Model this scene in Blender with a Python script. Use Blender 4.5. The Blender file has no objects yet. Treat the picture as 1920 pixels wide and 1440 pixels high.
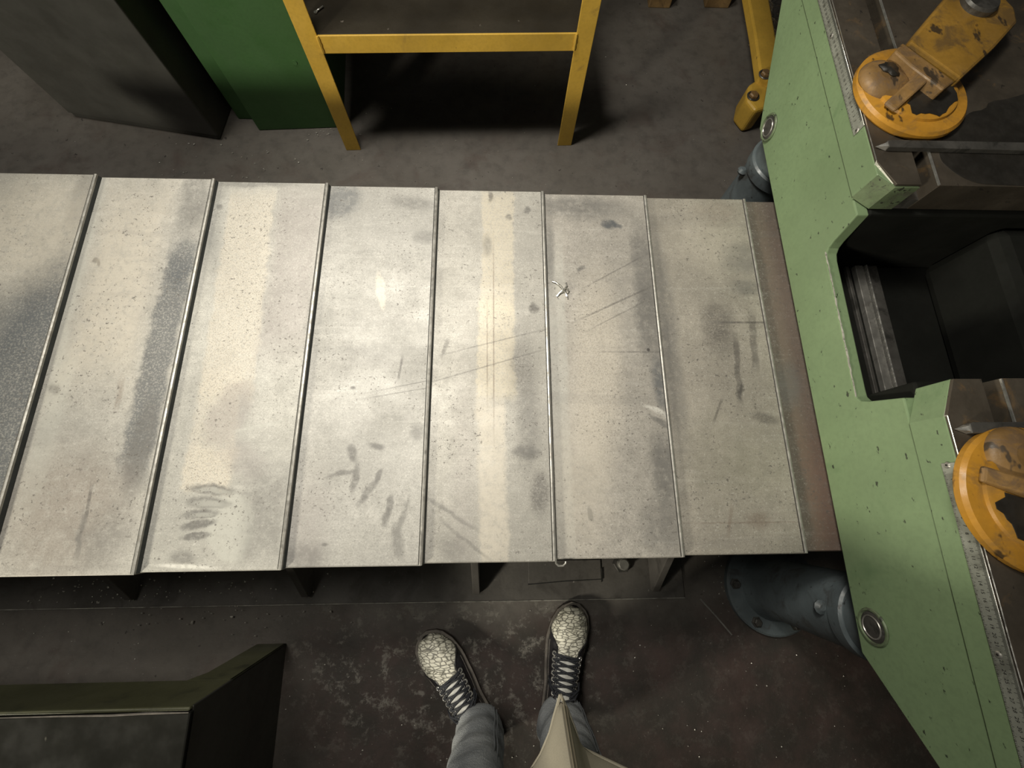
import bpy, bmesh, math, random
from mathutils import Vector, Matrix, Euler
random.seed(7)
R = math.radians
scene = bpy.context.scene
COL = scene.collection

# ------------------------------------------------------------------ camera
cam_data = bpy.data.cameras.new('camera'); cam = bpy.data.objects.new('camera', cam_data); COL.objects.link(cam)
cam_data.sensor_fit = 'HORIZONTAL'; cam_data.sensor_width = 36.0
cam_data.lens = 814.0 / 1920.0 * 36.0
cam_data.clip_start = 0.02
CX = Vector((0.9993, -0.0094, 0.0350)); CZ = -Vector((0.0357, 0.2634, -0.9640))   # camera right, camera back
CX.normalize(); CZ.normalize(); CY = CZ.cross(CX).normalized(); CX = CY.cross(CZ).normalized()
cam.matrix_world = Matrix(((CX.x, CY.x, CZ.x, 0.0), (CX.y, CY.y, CZ.y, 0.0), (CX.z, CY.z, CZ.z, 1.25), (0, 0, 0, 1)))
scene.camera = cam

# ------------------------------------------------------------------ light
scene.view_settings.view_transform = 'Standard'
scene.view_settings.look = 'None'
scene.view_settings.exposure = 0.0
scene.view_settings.gamma = 1.0
scene.view_settings.use_curve_mapping = False
world = bpy.data.worlds.new('world'); scene.world = world; world.use_nodes = True
world.node_tree.nodes['Background'].inputs[0].default_value = (0.95, 0.9, 0.8, 1)
world.node_tree.nodes['Background'].inputs[1].default_value = 0.034

def area_lamp(name, loc, target, size, power, color):
    d = bpy.data.lights.new(name, 'AREA'); d.shape = 'RECTANGLE'; d.size = size[0]; d.size_y = size[1]
    d.energy = power; d.color = color
    o = bpy.data.objects.new(name, d); COL.objects.link(o); o.location = loc
    o.rotation_euler = (Vector(target) - Vector(loc)).to_track_quat('-Z', 'Y').to_euler()
    return o
area_lamp('ceiling_lamp', (-1.2, 0.85, 3.2), (-0.2, 0.3, 0.3), (1.2, 0.5), 36, (1.0, 0.95, 0.84))
ld = bpy.data.lights.new('centre_spot', 'SPOT'); ld.energy = 104; ld.color = (1.0, 0.94, 0.83); ld.spot_size = R(77); ld.spot_blend = 1.0; ld.shadow_soft_size = 0.14  # unseen added spot, its cone shaped to brighten the middle of the cover
wl = bpy.data.objects.new('centre_spot', ld); COL.objects.link(wl); wl.location = (-0.42, 0.88, 2.1)
wl.rotation_euler = (Vector((-0.02, 0.53, 0.45)) - Vector(wl.location)).to_track_quat('-Z', 'Y').to_euler()
area_lamp('side_lamp', (-1.95, -1.40, 1.44), (0.4, 0.6, 0.4), (0.30, 0.30), 58, (1.0, 0.93, 0.76))

STAINS = [
 [(-0.8329,0.1732,0.0951,0.2917,-0.6,'e',0.25,'oil',0.85,1), (-0.9015,0.3354,0.057,0.1284,-22.3,'e',0.5,'oil',0.5,1), (-0.845,0.6042,0.0187,0.0885,-0.4,'e',0.5,'grey',0.6,0), (-0.9159,0.5287,0.121,0.1205,0,'e',0.6,'warm',0.5,0)],
 [(-0.628,0.2764,0.0261,0.2111,-0.7,'b',0.25,'oil',0.75,1), (-0.6208,0.4663,0.0246,0.0533,-0.9,'e',0.35,'oil',0.6,1), (-0.6252,0.0982,0.02,0.0841,-1.8,'e',0.4,'grey',0.7,0), (-0.6247,0.6021,0.0278,0.0705,0.2,'e',0.5,'grey',0.6,0), (-0.8217,0.4875,0.0162,0.2027,1.0,'b',0.5,'pale',0.7,0), (-0.7903,0.1364,0.0181,0.143,0.4,'b',0.5,'pale',0.6,0), (-0.7865,0.4678,0.0061,0.0059,0,'e',0.4,'black',0.95,0), (-0.7808,0.4608,0.003,0.007,15.2,'e',0.4,'black',0.9,0), (-0.7989,0.2045,0.0111,0.008,-40,'e',0.6,'grey',0.8,0), (-0.6834,0.1966,0.0047,0.0259,3.3,'b',0.6,'brown',0.5,1), (-0.7263,-0.0087,0.0954,0.1037,0,'e',0.6,'brown',0.45,0), (-0.6913,0.0084,0.0026,0.0245,3.5,'b',0.6,'black',0.6,0), (-0.6919,-0.043,0.0043,0.0337,1.5,'b',0.7,'grey',0.7,0), (-0.7323,0.4299,0.0602,0.1965,0.3,'b',0.5,'warm',0.6,0), (-0.6469,-0.0519,0.0344,0.042,-20,'e',0.8,'grey',0.5,0)],
 [(-0.5057,0.4135,0.0473,0.2215,1.8,'b',0.1,'warm',0.55,2), (-0.5106,0.1371,0.0395,0.1072,0.9,'b',0.15,'warm',0.45,2), (-0.5052,0.0612,0.0413,0.037,-5,'b',0.2,'warm',0.5,2), (-0.4102,0.4618,0.0442,0.1804,-0.1,'b',0.35,'mauve',0.6,1), (-0.487,0.1665,0.0324,0.0596,-20.6,'e',0.3,'mauve',0.5,1), (-0.45,0.0795,0.0464,0.0282,-35,'e',0.5,'mauve',0.4,0), (-0.4553,-0.0333,0.041,0.0591,18.8,'e',0.12,'pale',0.75,0), (-0.4967,0.0273,0.0381,0.009,-5,'e',0.35,'grey',0.85,0), (-0.4992,0.0049,0.036,0.0098,-4,'e',0.35,'grey',0.75,0), (-0.5083,-0.0144,0.0304,0.0079,2,'e',0.3,'grey',0.85,0), (-0.5087,-0.0327,0.0284,0.0078,8,'e',0.3,'grey',0.9,0), (-0.5106,-0.0516,0.0247,0.006,4,'e',0.3,'grey',0.9,0), (-0.4936,0.0255,0.0299,0.0045,-5,'e',0.4,'pale',0.6,0), (-0.4971,0.0031,0.027,0.0053,-4,'e',0.4,'pale',0.55,0), (-0.5028,-0.0153,0.0197,0.0035,0,'e',0.4,'pale',0.5,0), (-0.3957,-0.012,0.0362,0.0797,1.7,'b',0.6,'grey',0.55,0), (-0.5257,-0.0834,0.0209,0.01,-5,'e',0.6,'grey',0.7,0), (-0.5187,-0.0976,0.0433,0.0033,-3,'e',0.6,'white',0.7,0), (-0.5208,0.6568,0.0884,0.008,2,'e',0.6,'grey',0.6,0), (-0.5868,0.5579,0.0171,0.0757,2.4,'b',0.6,'oil',0.3,0), (-0.3627,0.3575,0.0082,0.0564,-1.0,'e',0.6,'black',0.35,1), (-0.5771,0.5964,0.0065,0.0064,0,'e',0.4,'grey',0.7,0), (-0.4351,0.1368,0.0379,0.0029,12,'b',0.6,'pale',0.5,0)],
 [(-0.3307,0.6231,0.0381,0.0426,-30,'e',0.4,'oil',0.6,0), (-0.1815,0.6233,0.0454,0.0161,-8,'e',0.5,'grey',0.6,0), (-0.146,0.5388,0.0278,0.0153,0,'e',0.5,'grey',0.6,0), (-0.2327,0.4146,0.0085,0.0403,9.5,'e',0.25,'warm',0.6,0), (-0.2582,0.2836,0.0612,0.0153,0,'e',0.8,'grey',0.4,0), (-0.1847,0.2514,0.002,0.0215,-6.5,'b',0.5,'black',0.6,0), (-0.1627,0.2195,0.0605,0.0011,12,'b',0.8,'black',0.4,0), (-0.1769,0.2038,0.0601,0.001,10,'b',0.8,'black',0.4,0), (-0.2714,0.2121,0.005,0.0031,0,'e',0.5,'black',0.6,0), (-0.2616,0.0889,0.0077,0.0154,25.0,'e',0.5,'grey',0.9,0), (-0.2183,0.1003,0.0125,0.0068,-10,'e',0.5,'grey',0.9,0), (-0.2774,0.0528,0.0283,0.0038,14,'e',0.5,'grey',0.8,0), (-0.2532,0.0461,0.0066,0.0243,-7.1,'e',0.5,'grey',0.85,0), (-0.2277,0.0227,0.0066,0.0258,-35.6,'e',0.5,'grey',0.85,0), (-0.2108,0.0486,0.0057,0.0132,-21.0,'e',0.4,'grey',0.8,0), (-0.1886,-0.0005,0.0056,0.0182,-1.4,'e',0.5,'grey',0.8,0), (-0.1936,-0.023,0.0056,0.0143,-16.3,'e',0.5,'grey',0.7,0), (-0.1642,-0.0188,0.0056,0.027,-16.8,'e',0.5,'grey',0.6,0), (-0.1708,-0.063,0.0082,0.0297,15.3,'e',0.5,'grey',0.6,0), (-0.3271,-0.0869,0.0358,0.0238,-10,'e',0.6,'grey',0.75,0), (-0.1481,0.1275,0.0118,0.0159,2.9,'e',0.5,'grey',0.6,0), (-0.329,-0.0306,0.0365,0.0797,0.3,'e',0.8,'mauve',0.35,1), (-0.2951,-0.0668,0.0054,0.0026,0,'e',0.5,'black',0.5,0)],
 [(0.0017,0.5143,0.0338,0.1471,0.0,'b',0.12,'cream',0.6,1), (-0.0004,0.2987,0.036,0.1012,0.1,'b',0.12,'cream',0.65,1), (-0.0079,0.0401,0.0253,0.1528,2.2,'b',0.25,'warm',0.6,0), (0.0603,0.1383,0.0222,0.0713,-1.1,'e',0.6,'grey',0.55,0), (0.0544,0.0902,0.0259,0.0138,-8,'e',0.4,'grey',0.75,0), (0.0757,0.3822,0.0087,0.0119,0,'e',0.5,'black',0.65,0), (-0.0124,0.6493,0.0047,0.0138,0.3,'e',0.5,'black',0.6,0), (0.0259,0.597,0.0069,0.0067,0,'e',0.5,'grey',0.8,0), (0.0668,0.6139,0.007,0.0081,0,'e',0.5,'grey',0.8,0), (-0.0209,0.5268,0.009,0.0257,0.4,'e',0.6,'grey',0.6,1), (0.0794,0.0158,0.0156,0.0376,-1.4,'e',0.5,'black',0.5,1), (0.052,0.2545,0.0262,0.0658,-0.9,'e',0.7,'black',0.4,1), (-0.1004,0.2983,0.0042,0.0201,-13.1,'e',0.5,'black',0.5,0), (-0.0858,-0.0152,0.0569,0.0037,-32,'e',0.6,'grey',0.6,0), (-0.0564,-0.0606,0.0468,0.0036,-38,'e',0.6,'grey',0.6,0), (-0.0746,-0.078,0.0279,0.0175,-30,'e',0.7,'grey',0.5,0), (-0.0057,0.3327,0.0013,0.1725,0.2,'b',0.5,'brown',0.6,0), (-0.0183,0.2874,0.0013,0.0893,0.4,'b',0.5,'brown',0.5,0), (-0.0316,0.2543,0.1144,0.0013,17,'b',0.6,'black',0.4,0), (-0.0004,0.31,0.0955,0.0014,15,'b',0.6,'black',0.35,0), (-0.059,0.0692,0.0196,0.1749,1.2,'e',0.8,'mauve',0.25,0)],
 [(0.1887,0.6319,0.0895,0.0277,-3,'e',0.6,'grey',0.75,0), (0.2478,0.5879,0.0166,0.0122,0,'e',0.35,'oil',0.9,0), (0.2664,0.5828,0.0095,0.0054,-10,'e',0.5,'oil',0.7,0), (0.3169,0.485,0.0255,0.1025,2.3,'e',0.6,'grey',0.7,0), (0.3124,0.3615,0.0246,0.0835,2.4,'e',0.5,'grey',0.75,0), (0.3277,0.2244,0.0172,0.0549,2.1,'e',0.5,'oil',0.75,0), (0.3117,0.1705,0.0232,0.0053,-30,'e',0.5,'white',0.6,0), (0.3149,0.1494,0.023,0.0042,-30,'e',0.5,'grey',0.8,0), (0.316,0.0579,0.0244,0.0692,0.3,'e',0.6,'grey',0.8,0), (0.3003,-0.047,0.0393,0.0414,6,'e',0.7,'grey',0.6,0), (0.2002,0.2686,0.0495,0.1913,-3.6,'e',0.5,'warm',0.5,2), (0.1234,0.2243,0.0179,0.3074,-0.2,'b',0.3,'pale',0.5,0), (0.1718,-0.0234,0.0049,0.0121,16.9,'e',0.3,'grey',0.9,0), (0.3075,0.2961,0.0033,0.0034,0,'e',0.4,'black',0.9,0), (0.2437,0.3971,0.0785,0.0018,26,'b',0.6,'black',0.5,0), (0.249,0.4715,0.0688,0.0015,30,'b',0.6,'black',0.4,0), (0.2532,0.3731,0.0669,0.0014,28,'b',0.6,'black',0.35,0), (0.1809,0.4795,0.0114,0.0051,25,'e',0.5,'grey',0.8,0), (0.2743,0.2914,0.0545,0.0017,0,'b',0.6,'black',0.4,0), (0.1583,0.0393,0.0499,0.1164,-2.8,'e',0.7,'warm',0.4,0), (0.1135,0.5081,0.0092,0.0772,-2.0,'e',0.6,'grey',0.6,0)],
 [(0.3521,0.4143,0.0206,0.1491,1.7,'e',0.6,'grey',0.6,0), (0.3581,0.2267,0.0174,0.1223,1.6,'e',0.6,'grey',0.55,0), (0.5377,0.5121,0.0431,0.037,0,'e',0.5,'grey',0.7,0), (0.5387,0.4411,0.0305,0.0178,0,'e',0.6,'grey',0.6,0), (0.4908,0.2606,0.0055,0.0684,-4.7,'b',0.4,'black',0.55,0), (0.5334,0.3187,0.0068,0.0591,-5.4,'b',0.4,'black',0.5,0), (0.5205,0.3605,0.0515,0.0022,0,'b',0.4,'black',0.65,0), (0.4642,0.3662,0.032,0.0363,0,'e',0.5,'black',0.5,1), (0.4633,0.3184,0.0293,0.0353,0,'e',0.5,'black',0.4,1), (0.4899,0.2102,0.0044,0.0177,-13.6,'e',0.4,'black',0.6,0), (0.5334,0.1557,0.0237,0.0096,-15,'e',0.5,'black',0.5,1), (0.4378,0.172,0.0022,0.0237,-25.7,'b',0.5,'black',0.6,0), (0.4854,-0.0353,0.0222,0.0132,0,'e',0.6,'brown',0.6,1), (0.4329,-0.0347,0.003,0.0245,-15.7,'b',0.6,'brown',0.6,0), (0.4644,-0.0398,0.0907,0.0014,0,'b',0.6,'brown',0.5,0), (0.425,0.0779,0.0626,0.0914,-7.5,'e',0.7,'olive',0.4,0), (0.5019,0.0674,0.0523,0.0506,0,'e',0.6,'olive',0.4,0), (0.4722,0.5579,0.0724,0.0811,0,'e',0.8,'warm',0.3,0), (0.4935,0.6269,0.0492,0.0281,0,'e',0.7,'brown',0.35,1)],
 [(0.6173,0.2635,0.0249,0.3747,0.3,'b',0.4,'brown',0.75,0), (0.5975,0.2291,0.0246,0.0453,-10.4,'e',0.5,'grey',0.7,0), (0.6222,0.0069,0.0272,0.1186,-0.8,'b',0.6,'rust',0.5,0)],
]


# ------------------------------------------------------------------ materials
class NT:
    def __init__(s, name):
        s.m = bpy.data.materials.new(name); s.m.use_nodes = True
        s.t = s.m.node_tree; s.b = s.t.nodes['Principled BSDF']
        s.co = s.t.nodes.new('ShaderNodeTexCoord').outputs['Object']
    def n(s, kind, **kw):
        nd = s.t.nodes.new(kind)
        for k, v in kw.items(): setattr(nd, k, v)
        return nd
    def put(s, sock, v):
        if isinstance(v, bpy.types.NodeSocket): s.t.links.new(v, sock)
        elif v is not None: sock.default_value = v
    def math(s, op, a, b=None, c=None, clamp=False):
        nd = s.n('ShaderNodeMath', operation=op, use_clamp=clamp)
        for i, v in enumerate((a, b, c)): s.put(nd.inputs[i], v)
        return nd.outputs[0]
    def vmath(s, op, a, b=None):
        nd = s.n('ShaderNodeVectorMath', operation=op)
        s.put(nd.inputs[0], a); s.put(nd.inputs[1], b)
        return nd.outputs['Value'] if op in ('LENGTH', 'DISTANCE', 'DOT_PRODUCT') else nd.outputs[0]
    def noise(s, scale, detail=3, rough=0.55, vec=None, stretch=None, dist=0.0, color=False):
        nd = s.n('ShaderNodeTexNoise'); nd.inputs['Scale'].default_value = scale
        nd.inputs['Detail'].default_value = detail; nd.inputs['Roughness'].default_value = rough
        nd.inputs['Distortion'].default_value = dist
        v = vec or s.co
        if stretch: v = s.vmath('MULTIPLY', v, stretch)
        s.put(nd.inputs['Vector'], v)
        return nd.outputs['Color' if color else 'Fac']
    def ramp(s, v, a, b, lo=0.0, hi=1.0):
        nd = s.n('ShaderNodeMapRange', interpolation_type='SMOOTHSTEP')
        s.put(nd.inputs[0], v)
        for i, q in zip((1, 2, 3, 4), (a, b, lo, hi)): nd.inputs[i].default_value = q
        return nd.outputs[0]
    def mix(s, f, a, b, blend='MIX'):
        nd = s.n('ShaderNodeMix', data_type='RGBA', blend_type=blend)
        s.put(nd.inputs[0], f); s.put(nd.inputs[6], a); s.put(nd.inputs[7], b)
        return nd.outputs[2]
    def bump(s, h, strength, dist=0.002):
        nd = s.n('ShaderNodeBump'); nd.inputs['Strength'].default_value = strength
        nd.inputs['Distance'].default_value = dist; s.put(nd.inputs['Height'], h)
        s.t.links.new(nd.outputs[0], s.b.inputs['Normal'])
    def done(s, color, rough, metal=0.0, spec=None):
        s.put(s.b.inputs['Base Color'], color); s.put(s.b.inputs['Roughness'], rough); s.put(s.b.inputs['Metallic'], metal)
        if spec is not None: s.b.inputs['Specular IOR Level'].default_value = spec
        return s.m
def c4(c, k=1.0): return (c[0]*k, c[1]*k, c[2]*k, 1.0)

def paint(name, col, rough=0.5, metal=0.0, var=0.25, scale=6.0, spot=None, spot_lo=0.62, spot_scale=60, dirt=None, dirt_lo=0.5, bump=0.15, grain=140, spec=None):
    s = NT(name)
    c = s.mix(s.ramp(s.noise(scale, 4), 0.3, 0.7), c4(col, 1-var), c4(col, 1+var*0.6))
    c = s.mix(s.ramp(s.noise(grain, 2), 0.35, 0.75, 0, 0.25), c, c4(col, 0.65))
    if dirt: c = s.mix(s.ramp(s.noise(scale*2.3, 5, 0.65, dist=0.6), dirt_lo, dirt_lo+0.18, 0, 0.8), c, c4(dirt))
    if spot: c = s.mix(s.ramp(s.noise(spot_scale, 3, 0.6, stretch=(1, 0.6, 1)), spot_lo, spot_lo+0.06, 0, 0.9), c, c4(spot))
    r = s.ramp(s.noise(scale*3, 3), 0.3, 0.7, max(0.05, rough-0.12), min(1, rough+0.12))
    if bump: s.bump(s.noise(grain*0.6, 4), bump)
    return s.done(c, r, metal, spec)

SC = dict(oil=(0.105, 0.115, 0.125), grey=(0.17, 0.166, 0.158), pale=(0.50, 0.50, 0.46), warm=(0.66, 0.61, 0.52), cream=(0.62, 0.565, 0.45),
          white=(0.8, 0.79, 0.74), mauve=(0.33, 0.30, 0.29), brown=(0.21, 0.165, 0.135), rust=(0.20, 0.12, 0.09), black=(0.06, 0.055, 0.055), olive=(0.25, 0.24, 0.19))
def steel_panel(idx, base, stains):
    s = NT('brushed_steel_%d' % idx)
    off = s.vmath('ADD', s.co, (idx*3.1, idx*1.7, 0))
    c = s.mix(s.ramp(s.noise(5, 4, vec=off), 0.3, 0.72), c4(base, 0.80), c4(base, 1.12))
    streak = s.noise(1.0, 4, 0.7, vec=s.vmath('MULTIPLY', off, (9, 300, 1)))
    c = s.mix(s.ramp(streak, 0.35, 0.75, 0, 0.22), c, c4(base, 0.62))
    streak2 = s.noise(1.0, 3, 0.6, vec=s.vmath('MULTIPLY', off, (5, 95, 1)))
    c = s.mix(s.ramp(streak2, 0.55, 0.75, 0, 0.16), c, c4(SC['white']))
    c = s.mix(s.ramp(s.noise(48, 9, 0.78, vec=off), 0.38, 0.66, 0, 0.52), c, c4(base, 0.62))
    c = s.mix(s.ramp(s.noise(420, 3, 0.8, vec=off), 0.48, 0.60, 0, 0.46), c, c4(base, 0.50))
    c = s.mix(s.ramp(s.noise(260, 4, 0.75, vec=s.vmath('ADD', off, (3, 8, 1))), 0.56, 0.66, 0, 0.30), c, c4(SC['white']))
    brk = s.ramp(s.noise(75, 8, 0.75, vec=s.vmath('ADD', off, (1, 5, 3))), 0.32, 0.56, 0.42, 1.0)
    pep = s.noise(300, 2, 0.7, vec=off); patch = s.noise(7, 4, 0.6, vec=s.vmath('ADD', off, (9, 4, 2)))
    wob = s.noise(24, 9, 0.72, vec=off, color=True)
    wv = s.vmath('MULTIPLY', s.vmath('SUBTRACT', wob, (0.5, 0.5, 0.5)), (0.04, 0.06, 0.0))
    pos = s.vmath('ADD', s.co, wv)
    fine = s.vmath('ADD', s.co, s.vmath('MULTIPLY', s.vmath('SUBTRACT', wob, (0.5, 0.5, 0.5)), (0.022, 0.022, 0.0)))
    spk_d = s.ramp(pep, 0.34, 0.56, 0.45, 1.0)
    for (x, y, rx, ry, rot, sh, so, ck, st, sp) in stains:
        mp = s.n('ShaderNodeMapping', vector_type='TEXTURE')
        s.put(mp.inputs[0], pos if min(rx, ry) > 0.02 else fine if min(rx, ry) > 0.0035 else s.co)
        mp.inputs['Location'].default_value = (x, y, 0); mp.inputs['Rotation'].default_value = (0, 0, R(rot)); mp.inputs['Scale'].default_value = (rx, ry, 1)
        sep = s.n('ShaderNodeSeparateXYZ'); s.put(sep.inputs[0], mp.outputs[0])
        if sh == 'b':
            d = s.math('MAXIMUM', s.math('ABSOLUTE', sep.outputs[0]), s.math('ABSOLUTE', sep.outputs[1]))
        else:
            d = s.math('SQRT', s.math('ADD', s.math('POWER', s.math('ABSOLUTE', sep.outputs[0]), 2.0), s.math('POWER', s.math('ABSOLUTE', sep.outputs[1]), 2.0)))
        f = s.ramp(d, 1.0 + so, 1.0 - so, 0.0, st)
        f = s.math('MULTIPLY', f, spk_d if sp else brk)
        c = s.mix(f, c, c4(SC[ck]))
        if sp == 2:
            c = s.mix(s.math('MULTIPLY', f, s.ramp(s.noise(420, 2, 0.8, vec=off), 0.53, 0.62, 0, 0.85)), c, c4((0.24, 0.21, 0.175)))
    # pepper of small dark pits in patches, and a few long scratches
    pm = s.math('MULTIPLY', s.ramp(s.noise(170, 3, 0.7, vec=off), 0.60, 0.66, 0, 0.85), s.ramp(patch, 0.36, 0.62))
    c = s.mix(pm, c, c4((0.13, 0.12, 0.11)))
    wave = s.noise(1.0, 2, 0.5, vec=s.vmath('MULTIPLY', off, (2.5, 22, 1)), dist=0.3)
    c = s.mix(s.ramp(wave, 0.62, 0.68, 0, 0.14), c, c4((0.22, 0.21, 0.2)))
    r = s.ramp(s.noise(9, 4, vec=off), 0.3, 0.7, 0.50, 0.64)
    s.bump(s.math('ADD', s.noise(240, 3, vec=off), s.math('MULTIPLY', streak, 0.6)), 0.10, 0.001)
    return s.done(c, r, 0.35)

def floor_material():
    s = NT('worn_workshop_floor')
    base = s.mix(s.ramp(s.noise(1.7, 5, 0.6), 0.3, 0.7), c4((0.105, 0.094, 0.082)), c4((0.155, 0.142, 0.128)))
    base = s.mix(s.ramp(s.noise(6, 6, 0.65, dist=0.5), 0.5, 0.72, 0, 0.55), base, c4((0.085, 0.058, 0.050)))        # old red-brown paint
    base = s.mix(s.ramp(s.noise(22, 5, 0.65), 0.42, 0.75, 0, 0.5), base, c4((0.06, 0.055, 0.05)))
    # operator's strip: older red-brown paint, darkened further for the person's unmodelled shadow
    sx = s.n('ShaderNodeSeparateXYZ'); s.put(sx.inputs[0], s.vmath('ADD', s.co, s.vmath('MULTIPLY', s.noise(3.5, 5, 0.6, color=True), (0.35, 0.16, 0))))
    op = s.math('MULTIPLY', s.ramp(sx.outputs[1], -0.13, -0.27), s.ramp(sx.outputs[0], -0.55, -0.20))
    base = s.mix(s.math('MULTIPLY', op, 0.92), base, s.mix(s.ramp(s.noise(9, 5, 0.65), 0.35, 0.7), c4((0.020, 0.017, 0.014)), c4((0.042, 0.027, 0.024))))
    # scuffed light patches around where people stand
    mp = s.n('ShaderNodeMapping', vector_type='TEXTURE'); s.put(mp.inputs[0], s.co)
    mp.inputs['Location'].default_value = (-0.12, -0.36, 0); mp.inputs['Scale'].default_value = (0.5, 0.26, 1)
    near = s.ramp(s.vmath('LENGTH', mp.outputs[0]), 1.2, 0.3)
    scuff = s.math('MULTIPLY', s.ramp(s.noise(24, 12, 0.80, dist=0.15), 0.515, 0.60), s.ramp(near, 0, 1, 0.08, 0.62))
    base = s.mix(scuff, base, c4((0.20, 0.188, 0.165)))
    rough_spots = s.ramp(s.noise(110, 4, 0.7), 0.66, 0.72, 0, 0.55)
    base = s.mix(rough_spots, base, c4((0.33, 0.31, 0.28)))
    pits = s.ramp(s.noise(48, 3, 0.6), 0.68, 0.72, 0, 0.8)
    base = s.mix(pits, base, c4((0.035, 0.03, 0.028)))
    s.bump(s.math('ADD', s.noise(70, 5, 0.6), s.math('MULTIPLY', scuff, 0.8)), 0.35, 0.002)
    return s.done(base, s.ramp(s.noise(5, 3), 0.3, 0.7, 0.48, 0.72), 0.0, 0.4)

def scale_leather():
    s = NT('snake_scale_leather')
    v = s.n('ShaderNodeTexVoronoi', feature='DISTANCE_TO_EDGE'); v.inputs['Scale'].default_value = 1.0
    s.put(v.inputs['Vector'], s.vmath('MULTIPLY', s.co, (62, 165, 60)))
    e = s.ramp(v.outputs['Distance'], 0.0, 0.15)
    patch = s.ramp(s.noise(45, 3, 0.6), 0.5, 0.68)
    light = s.mix(patch, c4((0.74, 0.72, 0.61)), c4((0.30, 0.29, 0.235)))
    c = s.mix(e, c4((0.12, 0.115, 0.095)), light)
    s.bump(e, 0.5, 0.001)
    return s.done(c, 0.42, 0.0)

def denim():
    s = NT('faded_grey_denim')
    c = s.mix(s.ramp(s.noise(9, 4), 0.3, 0.7), c4((0.17, 0.185, 0.20)), c4((0.30, 0.315, 0.325)))
    c = s.mix(s.ramp(s.noise(1, 2, vec=s.vmath('MULTIPLY', s.co, (900, 900, 260))), 0.35, 0.7, 0, 0.35), c, c4((0.42, 0.43, 0.43)))
    s.bump(s.math('ADD', s.math('MULTIPLY', s.noise(14, 3, stretch=(1, 1, 2.2)), 3.0), s.noise(600, 1)), 0.45, 0.006)
    return s.done(c, 0.9, 0.0, 0.2)

M = {}
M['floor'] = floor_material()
M['plate'] = paint('dark_base_plate', (0.095, 0.088, 0.080), 0.6, 0.0, 0.3, 5, spot=(0.30, 0.28, 0.26), spot_lo=0.70, spot_scale=120, dirt=(0.05, 0.045, 0.04), bump=0.3)
M['bed'] = paint('dark_bed_paint', (0.075, 0.08, 0.078), 0.6, 0.0, 0.3, 6, dirt=(0.04, 0.035, 0.03))
M['green'] = paint('sage_green_enamel', (0.20, 0.285, 0.153), 0.45, 0.0, 0.16, 3.0, spot=(0.03, 0.035, 0.025), spot_lo=0.665, spot_scale=105, dirt=(0.125, 0.20, 0.10), dirt_lo=0.56, bump=0.06)
M['green_worn'] = paint('worn_green_edge', (0.15, 0.20, 0.11), 0.55, 0.1, 0.3, 18, spot=(0.03, 0.03, 0.025), spot_lo=0.6, spot_scale=90, dirt=(0.09, 0.09, 0.07), bump=0.2)
M['bare_edge'] = paint('bare_chipped_steel', (0.55, 0.55, 0.48), 0.4, 0.5, 0.3, 40, dirt=(0.2, 0.2, 0.16), bump=0.1)
M['deep_green'] = paint('deep_green_cabinet_paint', (0.045, 0.118, 0.034), 0.6, 0.0, 0.1, 4, spot=(0.03, 0.07, 0.03), spot_lo=0.70, spot_scale=26, bump=0.05)
M['black'] = paint('matt_black_paint', (0.050, 0.049, 0.043), 0.6, 0.0, 0.2, 5, bump=0.04)
M['void'] = paint('shaded_casting', (0.009, 0.0095, 0.008), 0.8, 0.0, 0.3, 8, bump=0.1, spec=0.15)  # near-black colour carries the shade inside the notch
M['olive'] = paint('dark_olive_enamel', (0.078, 0.080, 0.042), 0.5, 0.0, 0.2, 4, dirt=(0.03, 0.032, 0.02), spot=(0.10, 0.1, 0.06), spot_lo=0.72, spot_scale=40)
M['dusty'] = paint('dusty_dark_top', (0.012, 0.012, 0.010), 0.88, 0.0, 0.3, 7, spot=(0.16, 0.155, 0.13), spot_lo=0.70, spot_scale=24, bump=0.2, spec=0.12)
M['yellow'] = paint('chipped_yellow_paint', (0.60, 0.375, 0.055), 0.5, 0.0, 0.16, 6, spot=(0.15, 0.09, 0.03), spot_lo=0.69, spot_scale=42, dirt=(0.36, 0.225, 0.05), dirt_lo=0.58, bump=0.1)
M['amber'] = paint('greasy_amber_paint', (0.46, 0.225, 0.026), 0.40, 0.0, 0.25, 10, spot=(0.035, 0.025, 0.015), spot_lo=0.62, spot_scale=34, dirt=(0.24, 0.135, 0.04), dirt_lo=0.48, bump=0.15)
M['amber_dark'] = paint('grimy_dark_amber_paint', (0.30, 0.165, 0.026), 0.5, 0.0, 0.3, 9, spot=(0.03, 0.022, 0.015), spot_lo=0.60, spot_scale=30, dirt=(0.12, 0.075, 0.03), dirt_lo=0.47, bump=0.2)
M['amber_dirty'] = paint('rubbed_dirty_amber_paint', (0.25, 0.145, 0.05), 0.5, 0.05, 0.35, 16, spot=(0.04, 0.03, 0.02), spot_lo=0.58, spot_scale=36, dirt=(0.14, 0.09, 0.05), dirt_lo=0.45, bump=0.35)
M['grease_shade'] = paint('black_grease_and_shade', (0.02, 0.018, 0.015), 0.45, 0.0, 0.3, 20, bump=0.3)  # black grease, also the colour of the painted shadow on the far table
M['table'] = paint('brown_oiled_table_steel', (0.095, 0.08, 0.062), 0.45, 0.45, 0.3, 9, dirt=(0.24, 0.15, 0.07), dirt_lo=0.56, spot=(0.04, 0.035, 0.03), spot_lo=0.66, spot_scale=70, bump=0.2)
M['steel'] = paint('plain_steel', (0.42, 0.41, 0.38), 0.38, 0.7, 0.2, 20, dirt=(0.2, 0.19, 0.17), dirt_lo=0.55, bump=0.08)
M['dark_steel'] = paint('oily_dark_steel', (0.13, 0.125, 0.115), 0.42, 0.6, 0.3, 14, dirt=(0.05, 0.05, 0.045), bump=0.15)
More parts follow.
